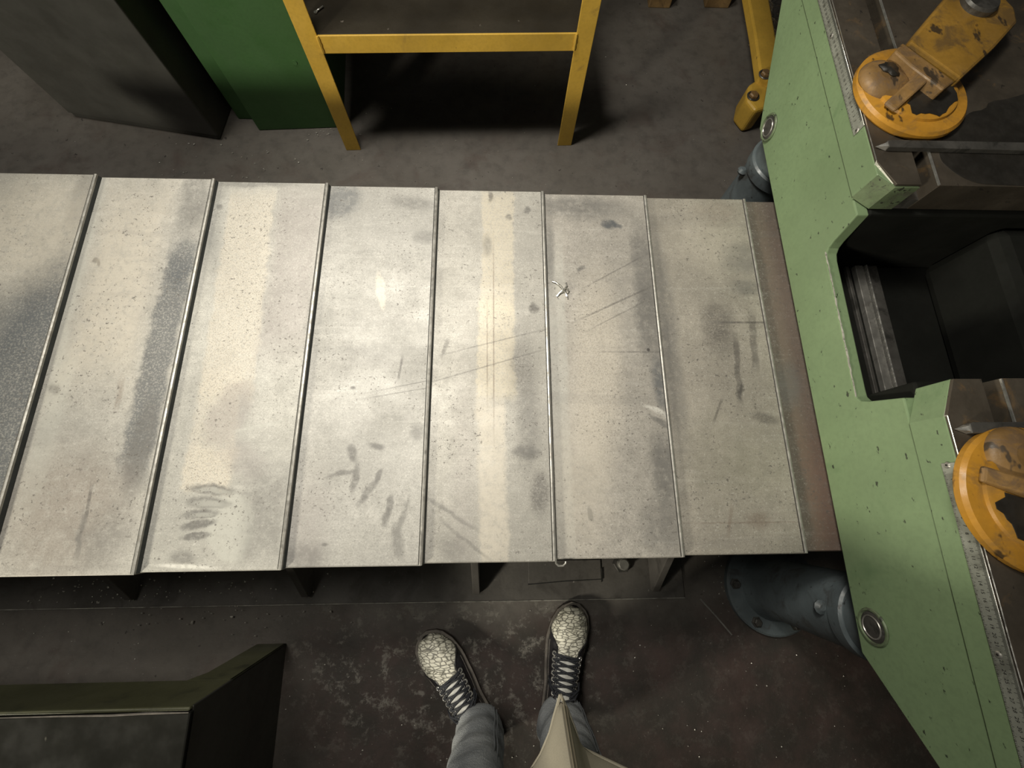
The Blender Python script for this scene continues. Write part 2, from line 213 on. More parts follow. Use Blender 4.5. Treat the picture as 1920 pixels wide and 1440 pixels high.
M['bright'] = paint('bright_steel', (0.74, 0.73, 0.69), 0.28, 0.85, 0.15, 40, bump=0.03)
M['lip'] = paint('polished_wiper_edge', (0.40, 0.39, 0.36), 0.42, 0.55, 0.22, 30, dirt=(0.3, 0.28, 0.25), bump=0.08)
M['seal'] = paint('dark_rubber_seal', (0.045, 0.05, 0.05), 0.55, 0.0, 0.2, 30, bump=0.05)
M['ruler'] = paint('satin_ruler_steel', (0.34, 0.355, 0.31), 0.45, 0.3, 0.18, 14, dirt=(0.17, 0.175, 0.15), bump=0.04)
M['ink'] = paint('etched_black', (0.02, 0.02, 0.018), 0.6, 0.0, 0.1, 20, bump=0)
M['column'] = paint('blue_grey_column_paint', (0.115, 0.140, 0.150), 0.45, 0.0, 0.25, 9, spot=(0.03, 0.03, 0.03), spot_lo=0.66, spot_scale=48, dirt=(0.06, 0.062, 0.06), dirt_lo=0.52, bump=0.25)
M['shelf'] = paint('dark_dusty_shelf', (0.034, 0.029, 0.021), 0.6, 0.0, 0.25, 6, spot=(0.16, 0.14, 0.12), spot_lo=0.7, spot_scale=60, bump=0.15, spec=0.15)
M['wood'] = paint('greasy_wood', (0.20, 0.125, 0.05), 0.7, 0.0, 0.3, 20, dirt=(0.10, 0.06, 0.03), bump=0.3)
M['chips'] = paint('pale_swarf', (0.48, 0.40, 0.29), 0.45, 0.3, 0.4, 60, bump=0.1)
M['swarf'] = paint('bright_swarf', (0.66, 0.64, 0.58), 0.35, 0.5, 0.3, 60, bump=0)
M['edge'] = paint('rubbed_pale_edge', (0.33, 0.32, 0.29), 0.5, 0.1, 0.4, 25, dirt=(0.12, 0.11, 0.1), bump=0)
M['scales'] = scale_leather()
M['leather'] = paint('black_leather', (0.022, 0.021, 0.024), 0.35, 0.0, 0.3, 40, bump=0.2)
M['sole'] = paint('dark_brown_sole', (0.055, 0.040, 0.033), 0.6, 0.0, 0.3, 30, bump=0.2)
M['welt'] = paint('taupe_stitched_welt', (0.13, 0.115, 0.10), 0.6, 0.0, 0.3, 60, bump=0.2)
M['tongue'] = paint('pale_grey_tongue', (0.50, 0.50, 0.47), 0.5, 0.0, 0.25, 50, dirt=(0.25, 0.25, 0.24), dirt_lo=0.58, bump=0.2)
M['lace'] = paint('navy_black_lace', (0.020, 0.022, 0.028), 0.75, 0.0, 0.2, 80, bump=0.2)
M['red'] = paint('dark_red_lining', (0.13, 0.02, 0.025), 0.7, 0.0, 0.2, 40, bump=0.1)
M['denim'] = denim()
M['coat'] = paint('beige_coat_twill', (0.31, 0.285, 0.225), 0.9, 0.0, 0.10, 6, bump=0.12, grain=500, spec=0.2)
M['stitch'] = paint('taupe_stitching', (0.20, 0.175, 0.125), 0.9, 0.0, 0.1, 40, bump=0)
M['denim_seam'] = paint('dark_denim_seam', (0.13, 0.14, 0.15), 0.9, 0.0, 0.1, 40, bump=0)

# ------------------------------------------------------------------ mesh helpers
class MB:
    def __init__(s): s.bm = bmesh.new()
    def _face(s, vs, smooth=False):
        try:
            f = s.bm.faces.new(vs); f.smooth = smooth
        except ValueError: pass
    def box(s, x0, x1, y0, y1, z0, z1, mtx=None):
        p = [(x, y, z) for x in (x0, x1) for y in (y0, y1) for z in (z0, z1)]
        v = [s.bm.verts.new(mtx @ Vector(q) if mtx else q) for q in p]
        for f in ((0,1,3,2), (4,6,7,5), (0,4,5,1), (2,3,7,6), (0,2,6,4), (1,5,7,3)): s._face([v[i] for i in f])
        return s
    def prism(s, poly, axis, lo, hi):
        def mk(a, b, t):
            return {'X': (t, a, b), 'Y': (a, t, b), 'Z': (a, b, t)}[axis]
        A = [s.bm.verts.new(mk(a, b, lo)) for a, b in poly]; B = [s.bm.verts.new(mk(a, b, hi)) for a, b in poly]
        s._face(A); s._face(B[::-1]); n = len(poly)
        for i in range(n): s._face([A[i], A[(i+1) % n], B[(i+1) % n], B[i]])
        return s
    def loft(s, rings, smooth=True, cap=True, closed=True):
        V = [[s.bm.verts.new(p) for p in r] for r in rings]
        n = len(V[0])
        for a, b in zip(V, V[1:]):
            for i in range(n if closed else n-1): s._face([a[i], a[(i+1) % n], b[(i+1) % n], b[i]], smooth)
        if cap and closed: s._face(V[0]); s._face(V[-1][::-1])
        return s
    def tube(s, path, r, n=8, cap=True):
        P = [Vector(p) for p in path]; rings = []
        up = Vector((0.13, 0.27, 0.95))
        for i, p in enumerate(P):
            d = (P[min(i+1, len(P)-1)] - P[max(i-1, 0)]).normalized()
            a = d.cross(up)
            if a.length < 0.05: a = d.cross(Vector((1, 0.2, 0)))
            a.normalize(); b = d.cross(a).normalized(); rr = r[i] if isinstance(r, (list, tuple)) else r
            rings.append([p + a*rr*math.cos(2*math.pi*k/n) + b*rr*math.sin(2*math.pi*k/n) for k in range(n)])
        return s.loft(rings, True, cap)
    def lathe(s, prof, c=(0, 0, 0), n=40, smooth=True, axis='Z'):
        rings = []
        for r, h in prof:
            ring = []
            for k in range(n):
                a = 2*math.pi*k/n; q = (r*math.cos(a), r*math.sin(a), h)
                if axis == 'X': q = (h, q[0], q[1])
                ring.append(Vector(c) + Vector(q))
            rings.append(ring)
        return s.loft(rings, smooth, True)
    def torus(s, c, R1, r, nrm=(0, 0, 1), n=16, m=6):
        q = Vector((0, 0, 1)).rotation_difference(Vector(nrm)); V = []
        for i in range(n):
            a = 2*math.pi*i/n
            V.append([s.bm.verts.new(Vector(c) + q @ Vector(((R1+r*math.cos(2*math.pi*k/m))*math.cos(a), (R1+r*math.cos(2*math.pi*k/m))*math.sin(a), r*math.sin(2*math.pi*k/m)))) for k in range(m)])
        for i in range(n):
            for k in range(m): s._face([V[i][k], V[(i+1) % n][k], V[(i+1) % n][(k+1) % m], V[i][(k+1) % m]], True)
        return s
    def build(s, name, mat, parent=None, bevel=0.0, seg=2, subsurf=0, solid=0.0, loc=None, rot=None, sharp=35):
        bmesh.ops.recalc_face_normals(s.bm, faces=s.bm.faces[:])
        for e in s.bm.edges:
            if len(e.link_faces) == 2 and e.calc_face_angle(0) > R(sharp): e.smooth = False
        me = bpy.data.meshes.new(name); s.bm.to_mesh(me); s.bm.free()
        me.materials.append(M[mat] if isinstance(mat, str) else mat)
        o = bpy.data.objects.new(name, me); COL.objects.link(o)
        if solid: md = o.modifiers.new('solid', 'SOLIDIFY'); md.thickness = solid; md.offset = 0
        if bevel: md = o.modifiers.new('bevel', 'BEVEL'); md.width = bevel; md.segments = seg; md.limit_method = 'ANGLE'; md.angle_limit = R(30)
        if subsurf: md = o.modifiers.new('sub', 'SUBSURF'); md.levels = subsurf; md.render_levels = subsurf
        if parent:
            o.parent = parent
            if parent.type == 'EMPTY': o.matrix_parent_inverse = parent.matrix_basis.inverted()
        if loc: o.location = loc
        if rot: o.rotation_euler = rot
        return o
def thing(name, label, cat, loc=(0, 0, 0), rz=0.0, group=None):
    o = bpy.data.objects.new(name, None); COL.objects.link(o); o.empty_display_size = 0.05
    o.location = loc; o.rotation_euler = (0, 0, rz)
    return tag(o, label, cat, group)
def tag(o, label, cat=None, group=None, kind=None):
    if label: o['label'] = label
    if cat: o['category'] = cat
    if group: o['group'] = group
    if kind: o['kind'] = kind
    return o
def copy_tree(o, parent=None):
    c = o.copy(); COL.objects.link(c); c.parent = parent
    for ch in [q for q in bpy.data.objects if q.parent == o]: copy_tree(ch, c)
    return c

# ------------------------------------------------------------------ setting
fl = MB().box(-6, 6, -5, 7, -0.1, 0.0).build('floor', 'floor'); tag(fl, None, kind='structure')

# ------------------------------------------------------------------ machine bed under the way cover
bed = thing('machine_bed', 'dark machine bed under the stepped steel cover, with ribs on its base plate', 'machine bed', (-0.2, 0.25, 0))
MB().box(-2.4, 0.50, -0.248, 0.60, 0.0, 0.006).build('base_plate', 'plate', bed, 0.002)
MB().tube([(-2.4 + 2.9*k/60, -0.2482, 0.0062) for k in range(61)], 0.0014, 5).build('worn_edge', 'edge', bed)
MB().box(-2.4, 0.95, 0.02, 0.52, 0.006, 0.375).build('bed_body', 'bed', bed, 0.008)
MB().box(-2.4, 0.95, 0.0, 0.54, 0.375, 0.395).build('guide_rail', 'dark_steel', bed, 0.004)
for x in (-1.38, -0.925, -0.488, -0.052, 0.418):
    MB().prism([(0.02, 0.006), (-0.228, 0.006), (-0.228, 0.022), (-0.02, 0.30), (0.02, 0.30)], 'X', x-0.009, x+0.009).build('rib', 'plate', bed, 0.0015)
b = MB().lathe([(0.015, 0.006), (0.015, 0.034), (0.012, 0.038)], (0.335, -0.160, 0.0), 12).build('anchor_stud', 'steel', bed, sharp=30)
MB().lathe([(0.024, 0.006), (0.024, 0.018), (0.022, 0.020)], (0.335, -0.160, 0.0), 6, False).build('nut', 'dark_steel', b)
MB().box(0.085, 0.279, -0.207, -0.150, 0.006, 0.0095).build('access_lid', 'plate', bed, 0.001)
MB().tube([(0.083, -0.2085, 0.0088), (0.180, -0.202, 0.0088), (0.281, -0.1985, 0.0088), (0.281, -0.172, 0.0088)], 0.0016, 6).build('lid_seam', 'ink', bed)

# ------------------------------------------------------------------ telescopic way cover
cover = thing('way_cover', 'stepped telescopic steel way cover of overlapping stained plates between floor and green carriage', 'machine cover', (-0.2, 0.28, 0.40))
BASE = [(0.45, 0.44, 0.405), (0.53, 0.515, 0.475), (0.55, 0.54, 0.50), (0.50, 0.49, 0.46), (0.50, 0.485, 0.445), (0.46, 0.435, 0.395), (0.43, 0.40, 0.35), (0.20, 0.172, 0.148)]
PX = [-0.8257 + 0.232*i for i in range(8)]; PX[7] = 0.95
for i in range(8):
    z = 0.4708 - 0.0082*i; x0 = (PX[i-1] - 0.035) if i else -1.35
    yf, yb = -0.1114 + 0.0027*i, 0.662 + 0.0006*i
    me = MB()
    th = 0.003
    # folded sheet: top with two side skirts
    me.prism([(yf, z-0.052), (yf+0.003, z-0.052), (yf+0.003, z-th), (yb-0.003, z-th), (yb-0.003, z-0.052), (yb, z-0.052), (yb, z-0.002), (yb-0.002, z), (yf+0.002, z), (yf, z-0.002)], 'X', x0, PX[i])
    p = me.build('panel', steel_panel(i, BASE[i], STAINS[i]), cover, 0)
    tag(p, ['plate with dark oil stain at the far left', 'plate with a dark grey oily strip', 'plate with pale speckled strip and finger wipe marks', 'plate with brushed streaks and scattered smudges',
            'plate with a creamy pale band', 'plate with a metal curl lying on it', 'plate with dark drips near its right edge', 'dull brown plate disappearing under the carriage'][i])
    if i < 7:
        # rolled wiper edge: a bright rounded bead and the dark rubber below it
        bead = [(PX[i]-0.0036, z-0.0005), (PX[i]-0.0030, z+0.0014), (PX[i]-0.0006, z+0.0021), (PX[i]+0.0022, z+0.0014), (PX[i]+0.0030, z-0.0015)]
        MB().prism(bead, 'Y', yf+0.001, yb-0.001).build('wiper_edge', 'lip', p)
        MB().prism([(PX[i]-0.004, z-0.0005), (PX[i]+0.0030, z-0.0015), (PX[i]+0.0052, z-0.0076), (PX[i]-0.004, z-0.0079)], 'Y', yf+0.002, yb-0.002).build('rubber_seal', 'seal', p)
        MB().tube([(PX[i]-0.0040, yf+0.002, z+0.0002), (PX[i]-0.0040, yb-0.002, z+0.0002)], 0.0007, 5).build('groove_line', 'ink', p)
# wire loop at the front end of the fifth wiper edge
MB().tube([(PX[4]+0.002, -0.095, 0.4385), (PX[4]+0.002, -0.1035, 0.4365), (PX[4]+0.006, -0.1075, 0.436), (PX[4]+0.014, -0.108, 0.4355), (PX[4]+0.019, -0.1045, 0.4345), (PX[4]+0.0195, -0.1015, 0.4335)], 0.0018, 8).build('wire_loop', 'steel', cover)

# ------------------------------------------------------------------ columns under the carriage
def column(label, y):
    t = thing('support_column', label, 'column', (0.735, y, 0), 0, 'blue-grey columns under the carriage')
    MB().lathe([(0.122, 0.0), (0.122, 0.014), (0.117, 0.019), (0.08, 0.021)], (0.735, y, 0), 48).build('flange', 'column', t)
    MB().lathe([(0.086, 0.018), (0.078, 0.032), (0.074, 0.06), (0.074, 0.43)], (0.735, y, 0), 48).build('shaft', 'column', t)
    MB().lathe([(0.074, 0.318), (0.080, 0.322), (0.081, 0.352), (0.076, 0.356)], (0.735, y, 0), 48).build('collar', 'column', t)
    for k in range(6):
        a = R(175 + 60*k)
        c = (0.735 + 0.102*math.cos(a), y + 0.102*math.sin(a), 0)
        MB().lathe([(0.014, 0.019), (0.014, 0.022), (0.010, 0.0225), (0.010, 0.030), (0.008, 0.032)], c, 6, False).build('bolt', 'dark_steel', t)
    MB().lathe([(0.0, 0), (0.012, 0.0), (0.014, 0.006), (0.006, 0.012)], (0.735-0.079, y+0.012, 0.300), 10).build('grease_plug', 'column', t)
column('blue-grey steel column on a bolted floor flange near the shoes', -0.222)
column('blue-grey steel column half hidden behind the steel cover, below the round-jaw clamp', 0.836)

# ------------------------------------------------------------------ green carriage
car = thing('machine_carriage', 'large sage green machine carriage with steel rules, slotted table tops and a deep notch', 'machine', (0.9, 0.3, 0.43))
XF = 0.625
apron = [(1.13, 0.622), (0.852, 0.4345), (-0.253, 0.4325), (-0.462, 0.622), (0.150, 0.622), (0.1585, 0.560), (0.163, 0.543), (0.172, 0.536), (0.186, 0.5355),
         (0.436, 0.5385), (0.449, 0.541), (0.457, 0.549), (0.462, 0.562), (0.4755, 0.622)]
MB().prism(apron, 'X', XF, XF+0.022).build('apron_plate', 'green', car, 0.0022, 2)
# bare chipped rim along the notch
nr = random.Random(3); pth = []
for k in range(41):
    t = k/40; pth.append((XF+0.0008, 0.172 + t*0.282, 0.5362 + t*0.0042 + nr.uniform(-0.0006, 0.0008)))
MB().tube(pth, [0.0011 + nr.uniform(-0.0006, 0.0006) for _ in pth], 5).build('chipped_rim', 'bare_edge', car)
def table(sgn):
    # one end of the carriage: green block, two steel top strips with a T-slot between them
    if sgn > 0: y0, y1, ch = 0.488, 1.75, 0.024
    else: y0, y1, ch = 0.164, -1.3, -0.054
    ys = lambda y: y
    plan = [(0.6215, y1), (0.6215, y0 + ch), (0.646, y0), (0.687, y0), (0.687, y1)]
    MB().prism(plan, 'Z', 0.6235, 0.6775).build('edge_block', 'green', car, 0.0015)
    dch = 0.045 if sgn > 0 else -0.052
    top = [(0.6222, y1), (0.6222, y0 + dch), (0.645, y0 + 0.001*sgn), (0.6865, y0 + 0.001*sgn), (0.6865, y1)]
    MB().prism(top, 'Z', 0.6775, 0.682).build('table_strip', 'table', car, 0.0006)
    MB().box(0.687, 0.716, min(y0, y1)+0.001, max(y0, y1)-0.001, 0.6235, 0.646).build('slot_floor', 'dark_steel', car)
    b2 = MB().prism([(0.716, y0), (1.5, y0), (1.5, y1), (0.716, y1)], 'Z', 0.6235, 0.682).build('table_plate', 'table', car, 0.0008)
    MB().box(0.7152, 0.7172, min(y0, y1)+0.001, max(y0, y1)-0.001, 0.6795, 0.6826).build('slot_edge', 'bright', b2)
    # casting wall below, facing the notch
    yn = y0 - 0.012*sgn
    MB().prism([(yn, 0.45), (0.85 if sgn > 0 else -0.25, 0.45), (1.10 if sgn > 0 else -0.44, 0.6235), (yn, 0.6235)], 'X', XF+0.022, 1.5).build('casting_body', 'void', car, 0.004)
    # thin bright arris at the table edge
    e0, e1 = (0.535, 1.75) if sgn > 0 else (0.110, -1.3)
    P = []; rr = random.Random(5)
    for k in range(31): P.append((0.6216, e0 + (e1-e0)*k/30, 0.6818 + rr.uniform(-0.0004, 0.0003)))
    MB().tube(P, 0.0008, 5).build('arris', 'bright', car)
    cr = [(0.6216, y0+ch+0.001*sgn, 0.655), (0.6216, e0, 0.6818), (0.646, y0+0.002*sgn, 0.6818)]
    m = MB(); vs = [m.bm.verts.new(p) for p in cr] + [m.bm.verts.new(Vector(p)+Vector((0.003, 0.002*sgn, -0.004))) for p in cr]
    for f in ((0,1,2), (3,5,4), (0,3,4,1), (1,4,5,2), (2,5,3,0)): m._face([vs[i] for i in f])
    m.build('bare_corner', 'bare_edge', car)
    if sgn > 0:
        oil = [(0.728, 0.540), (0.742, 0.580), (0.790, 0.632), (0.850, 0.652), (0.98, 0.705), (1.20, 0.74), (1.20, 0.4892), (0.80, 0.4892), (0.768, 0.497), (0.745, 0.515)]  # outline of a black sheet standing in for a shadow on the table
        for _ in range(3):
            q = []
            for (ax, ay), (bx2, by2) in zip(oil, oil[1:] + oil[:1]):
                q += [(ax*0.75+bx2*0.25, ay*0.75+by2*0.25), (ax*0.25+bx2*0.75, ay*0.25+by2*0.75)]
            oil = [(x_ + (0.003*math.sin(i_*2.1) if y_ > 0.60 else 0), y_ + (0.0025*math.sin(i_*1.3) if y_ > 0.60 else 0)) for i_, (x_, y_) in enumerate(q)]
        MB().prism(oil, 'Z', 0.682, 0.6826).build('painted_shadow', 'grease_shade', b2)
        we = [(0.6222, y0+ch-0.002), (0.6460, y0-0.0002), (0.6868, y0-0.0002), (0.6868, y0-0.0014), (0.6455, y0-0.0014), (0.6212, y0+ch-0.003)]
        MB().prism(we, 'Z', 0.6245, 0.6772).build('worn_end', 'green_worn', car)
    # joint between apron and block
    MB().tube([(0.6245, y0+ch+0.002*sgn, 0.6228), (0.6245, 1.12 if sgn > 0 else -0.455, 0.6228)], 0.0013, 5).build('joint_line', 'ink', car)
table(1); table(-1)
# inside the notch: dark channel with ground guide strips running across
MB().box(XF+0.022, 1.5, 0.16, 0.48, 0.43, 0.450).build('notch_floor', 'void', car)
for (x0, x1, z0, z1, mt) in ((0.735, 0.742, 0.450, 0.458, 'dark_steel'), (0.752, 0.769, 0.450, 0.462, 'steel'), (0.7725, 0.7755, 0.450, 0.466, 'bright'), (0.779, 0.800, 0.450, 0.461, 'dark_steel')):
    MB().box(x0, x1, 0.166, 0.474, z0, z1).build('guide_strip', mt, car, 0.001)
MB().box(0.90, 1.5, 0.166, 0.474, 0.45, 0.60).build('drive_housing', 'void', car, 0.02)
# round plugs over the columns
for (y, z) in ((0.823, 0.4665), (-0.2045, 0.4715)):
    pg = MB().lathe([(0.0, -0.004), (0.021, -0.004), (0.024, -0.002), (0.0245, 0.004), (0.0, 0.004)], (XF, y, z), 32, axis='X').build('plug', 'dark_steel', car)
    MB().torus((XF-0.002, y, z), 0.0265, 0.0028, (1, 0, 0), 32, 6).build('plug_ring', 'green_worn', pg)
    MB().torus((XF-0.0045, y, z), 0.0175, 0.0013, (1, 0, 0), 28, 6).build('plug_groove', 'steel', pg)
# steel rules riveted along the table edge
def text_mesh(m, body, size, loc):
    cu = bpy.data.curves.new('numeral', 'FONT'); cu.body = body; cu.size = size; cu.align_x = 'CENTER'; cu.resolution_u = 2
    o = bpy.data.objects.new('numeral', cu); COL.objects.link(o)
    dg = bpy.context.evaluated_depsgraph_get(); me = o.evaluated_get(dg).to_mesh()
    base = [m.bm.verts.new((loc[0], loc[1] - v.co.x, loc[2] + v.co.y)) for v in me.vertices]
    for pl in me.polygons: m._face([base[i] for i in pl.vertices])
    bpy.data.objects.remove(o); bpy.data.curves.remove(cu)
def rule(y0, sgn, ncm, rivets):
    yA, yB = y0 + 0.012*-sgn, y0 + sgn*(ncm*0.01 + 0.006)
    r = MB().box(0.6198, 0.6212, min(yA, yB), max(yA, yB), 0.6570, 0.6790).build('steel_rule', 'ruler', car, 0.0004)
    tag(r, 'etched steel rule')
    tk = MB()
    for k in range(ncm*10 + 1):
        y = y0 + sgn*k*0.001; ln = 0.0068 if k % 10 == 0 else 0.005 if k % 5 == 0 else 0.0034
        w = 0.00017
        tk.box(0.61955, 0.6198, y-w, y+w, 0.6788-ln, 0.6788)
        if k % 5 == 0 or k % 2 == 0: tk.box(0.61955, 0.6198, y-w, y+w, 0.6573, 0.6573+(0.0040 if k % 10 == 0 else 0.0022))
    tk.build('graduations', 'ink', r)
    nm = MB()
    for k in range(1, ncm+1): text_mesh(nm, str(k), 0.0062, (0.6195, y0 + sgn*k*0.01, 0.6652))
    nm.build('numerals', 'ink', r)
    for y in rivets:
        rv = MB().lathe([(0.0, -0.0016), (0.0030, -0.0016), (0.0044, -0.0004), (0.0044, 0.0)], (0.6198, y, 0.6655), 16, axis='X').build('rivet', 'steel', r)
        MB().lathe([(0.0, -0.0019), (0.0016, -0.0019), (0.0016, -0.0014)], (0.6198, y, 0.6655), 10, axis='X').build('rivet_hole', 'ink', rv)
    MB().tube([(0.6205, yA, 0.6792), (0.6205, yB, 0.6792)], 0.0006, 5).build('bright_edge', 'bright', r)
rule(0.0350, -1, 42, (0.0440, -0.187))
rule(0.6210, 1, 50, (0.6120, 0.828))

# ------------------------------------------------------------------ clamps with round bases
def clamp(label, loc, rz, far):
    t = thing('jaw_clamp', label, 'clamp', loc, rz, 'amber jaw clamps on the slotted table')
    X, Y, Z = loc; T = Matrix.Translation(loc) @ Matrix.Rotation(rz, 4, 'Z')
    def put(m):
        for v in m.bm.verts: v.co = T @ v.co
        return m
    def bp(m, name, mat, par=None, bev=0.0, **k):
        o = put(m).build(name, mat, None, bev, **k); o.parent = par or t
        if not par: o.matrix_parent_inverse = T.inverted()
        return o
    base = bp(MB().lathe([(0.0, 0.0), (0.092, 0.0), (0.0945, 0.003), (0.0945, 0.011), (0.090, 0.0155), (0.0715, 0.0175), (0.0700, 0.0215), (0.066, 0.023), (0.0, 0.023)], n=64), 'round_base', 'amber')
    # worn boss beside the rib
    m = MB(); rings = []; bx_, by_ = -0.030, 0.044
    for k in range(9):
        u = k/8; rr = 0.042*math.cos(u*1.15); hh = 0.016 + 0.018*math.sin(u*1.15)
        rings.append([(bx_ + max(-1.0, min(0.72, math.cos(2*math.pi*i/40)))*rr, by_ + math.sin(2*math.pi*i/40)*rr, hh) for i in range(40)])
    m.loft(rings); boss = bp(m, 'boss', 'amber_dirty')
    m = MB(); pts = []
    for k in range(22):
        a = 2*math.pi*k/22; q = 0.0135*(1 + 0.16*math.sin(3*a+1) + 0.10*math.sin(7*a)); px_, py_ = q*math.cos(a) + 0.004, 1.2*q*math.sin(a) + 0.006
        hr = math.hypot(px_, py_); u = math.acos(min(1, hr/0.042)); pts.append((bx_+px_, by_+py_, 0.0174 + 0.018*math.sin(min(u, 1.15))))
    cv = m.bm.verts.new((bx_+0.004, by_+0.006, 0.0346)); pv = [m.bm.verts.new(p) for p in pts]
    for k in range(22): m._face([cv, pv[k], pv[(k+1) % 22]], True)
    bp(m, 'grease_patch', 'grease_shade', boss, solid=0.0012)
    m = MB(); rr_ = random.Random(8); pv = []
    for k in range(26):
        a = R(-168) + R(165)*k/25; q = 0.064 + rr_.uniform(-0.0022, 0.0015) + 0.003*math.sin(k*0.9) if 1 < k < 24 else 0.05
        pv.append(m.bm.verts.new((q*math.cos(a), q*math.sin(a), 0.0236)))
    m._face(pv); bp(m, 'dark_smear', 'grease_shade', base, solid=0.0008)  # thin dark sector on one side of the base
    # web and upright worn jaw
    bp(MB().prism([(-0.080, 0.020), (-0.006, 0.020), (-0.006, 0.040), (-0.030, 0.036), (-0.078, 0.026)], 'Y', -0.008, 0.014), 'rib', 'amber_dirty', bev=0.004)
    bp(MB().prism([(-0.010, -0.035), (0.020, -0.037), (0.0225, 0.068), (-0.004, 0.066), (-0.009, 0.030)], 'Z', 0.020, 0.043), 'jaw', 'amber_dirty', bev=0.003)
    bp(MB().box(0.0225, 0.040, -0.036, 0.064, 0.008, 0.024), 'jaw_gap', 'grease_shade', bev=0.001)
    # arm behind, with a big round pin
    arm = bp(MB().prism([(0.040, -0.041), (0.150, -0.040), (0.235, -0.034), (0.262, -0.012), (0.275, 0.030), (0.262, 0.070), (0.23, 0.088), (0.15, 0.078), (0.040, 0.063)], 'Z', 0.004, 0.038), 'arm', 'amber_dark', bev=0.005)
    bp(MB().lathe([(0.0, 0.036), (0.030, 0.036), (0.031, 0.046), (0.028, 0.050), (0.0, 0.051)], (0.2116, 0.036, 0), 40), 'pin', 'dark_steel')
    return t
clamp('amber clamp with a dark patch on its worn round base, far end of table', (0.705, 0.668, 0.682), R(41), True)
clamp('amber clamp with round base beside the near steel rule, cut by the picture edge', (0.692, -0.002, 0.682), R(-22), False)
for (y, lab) in ((0.561, 'pointed steel bar aimed at the end of the far rule'), (0.092, 'pointed steel bar aimed at the green edge above the near rule')):
    t = thing('pointer_bar', lab, 'pointer', (0.75, y, 0.682), 0, 'pointers lying on the table')
    MB().prism([(0.640, y-0.0075), (0.640, y+0.0055), (0.646, y+0.0075), (0.95, y+0.0075), (0.95, y-0.0095)], 'Z', 0.682, 0.691).build('bar', 'dark_steel', t, 0.001)
    m = MB(); tip = (0.6235, y-0.001, 0.684)
    ring = [(0.641, y-0.0075, 0.6825), (0.641, y+0.0055, 0.6825), (0.6405, y+0.003, 0.6905), (0.6405, y-0.005, 0.6905)]
    tv = m.bm.verts.new(tip); rv = [m.bm.verts.new(p) for p in ring]
    for k in range(4): m._face([tv, rv[k], rv[(k+1) % 4]])
    m._face(rv); m.build('tip', 'bright', t)

# ------------------------------------------------------------------ yellow stand with shelf
st = thing('steel_stand', 'yellow painted angle-iron stand with a dark dusty shelf', 'stand', (-0.12, 1.45, 0), 0)
A = Matrix.Translation((-0.517, 1.176, 0)) @ Matrix.Rotation(R(2.9), 4, 'Z')
def sp(m, name, mat, bev=0.0015, par=None):
    for v in m.bm.verts: v.co = A @ v.co
    return m.build(name, mat, par or st, bev)
W = 0.782
for (x0, s) in ((0.0, 1), (W, -1)):
    for y0, sy in ((0.0, 1), (0.55, -1)):
        m = MB()
        a, b_ = (x0, x0 + 0.049*s), (y0, y0 + 0.049*sy)
        m.prism([(x0, y0), (x0+0.049*s, y0), (x0+0.049*s, y0+0.005*sy), (x0+0.005*s, y0+0.005*sy), (x0+0.005*s, y0+0.049*sy), (x0, y0+0.049*sy)], 'Z', 0.0, 0.78)
        sp(m, 'leg', 'yellow')
sp(MB().box(0.049, W-0.047, 0.0005, 0.006, 0.333, 0.380), 'crossbar', 'yellow')
sp(MB().box(0.049, W-0.047, 0.544, 0.5495, 0.333, 0.380), 'crossbar', 'yellow')
for x in (0.001, W-0.007): sp(MB().box(x, x+0.006, 0.05, 0.50, 0.333, 0.378), 'side_bar', 'yellow')
for y in (0.0005, 0.544): sp(MB().box(0.049, W-0.047, y, y+0.0055, 0.735, 0.78), 'top_rail', 'yellow')
sp(MB().box(0.004, W-0.004, 0.007, 0.543, 0.374, 0.379), 'shelf_plate', 'shelf')
for x in (0.049, W-0.049):
    sp(MB().tube([(x, -0.001, 0.336 + 0.044*k/6) for k in range(7)], [0.0035, 0.0045, 0.0035, 0.005, 0.004, 0.0045, 0.003], 6), 'weld_bead', 'yellow', 0)
scr = thing('loose_screw', 'tiny bright screw lying on the dark shelf of the yellow stand', 'screw', (-0.47, 1.27, 0.379))
MB().tube([(-0.478, 1.262, 0.3825), (-0.462, 1.281, 0.3825)], 0.0022, 8).build('shank', 'bright', scr)
MB().lathe([(0.0045, 0.0), (0.0045, 0.003)], (-0.480, 1.2597, 0.380), 10).build('head', 'bright', scr)

# ------------------------------------------------------------------ cabinets
cab = thing('green_cabinet', 'deep green metal cabinet beside the yellow stand', 'cabinet', (-0.70, 1.55, 0))
g = MB().prism([(-0.823, 1.252), (-0.536, 1.273), (-0.580, 1.95), (-0.823, 1.93)], 'Z', 0.0, 0.95).build('cabinet_body', 'deep_green', cab, 0.004)
MB().lathe([(0.0, -0.0015), (0.007, -0.0015), (0.007, 0.002)], (0, 0, 0), 12).build('screw_cap', 'deep_green', g, loc=(-0.600, 1.2685, 0.235), rot=(R(90), 0, 0))
MB().box(-0.90, -0.823, 1.30, 1.93, 0.0, 0.95).build('side_panel', 'deep_green', cab, 0.003)
kb = thing('black_cabinet', 'tall matt black cabinet at the far left', 'cabinet', (-1.2, 1.34, 0))
MB().prism([(-1.449, 1.293), (-0.946, 1.209), (-0.925, 1.393), (-1.42, 1.485)], 'Z', 0.0, 0.92).build('cabinet_body', 'black', kb, 0.006)
MB().prism([(-1.452, 1.290), (-0.944, 1.205), (-0.941, 1.215), (-1.450, 1.300)], 'Z', 0.02, 0.90).build('front_panel', 'black', kb, 0.003)
MB().box(-1.50, -1.44, 1.31, 1.47, 0.62, 0.72).build('side_handle', 'black', kb, 0.01)

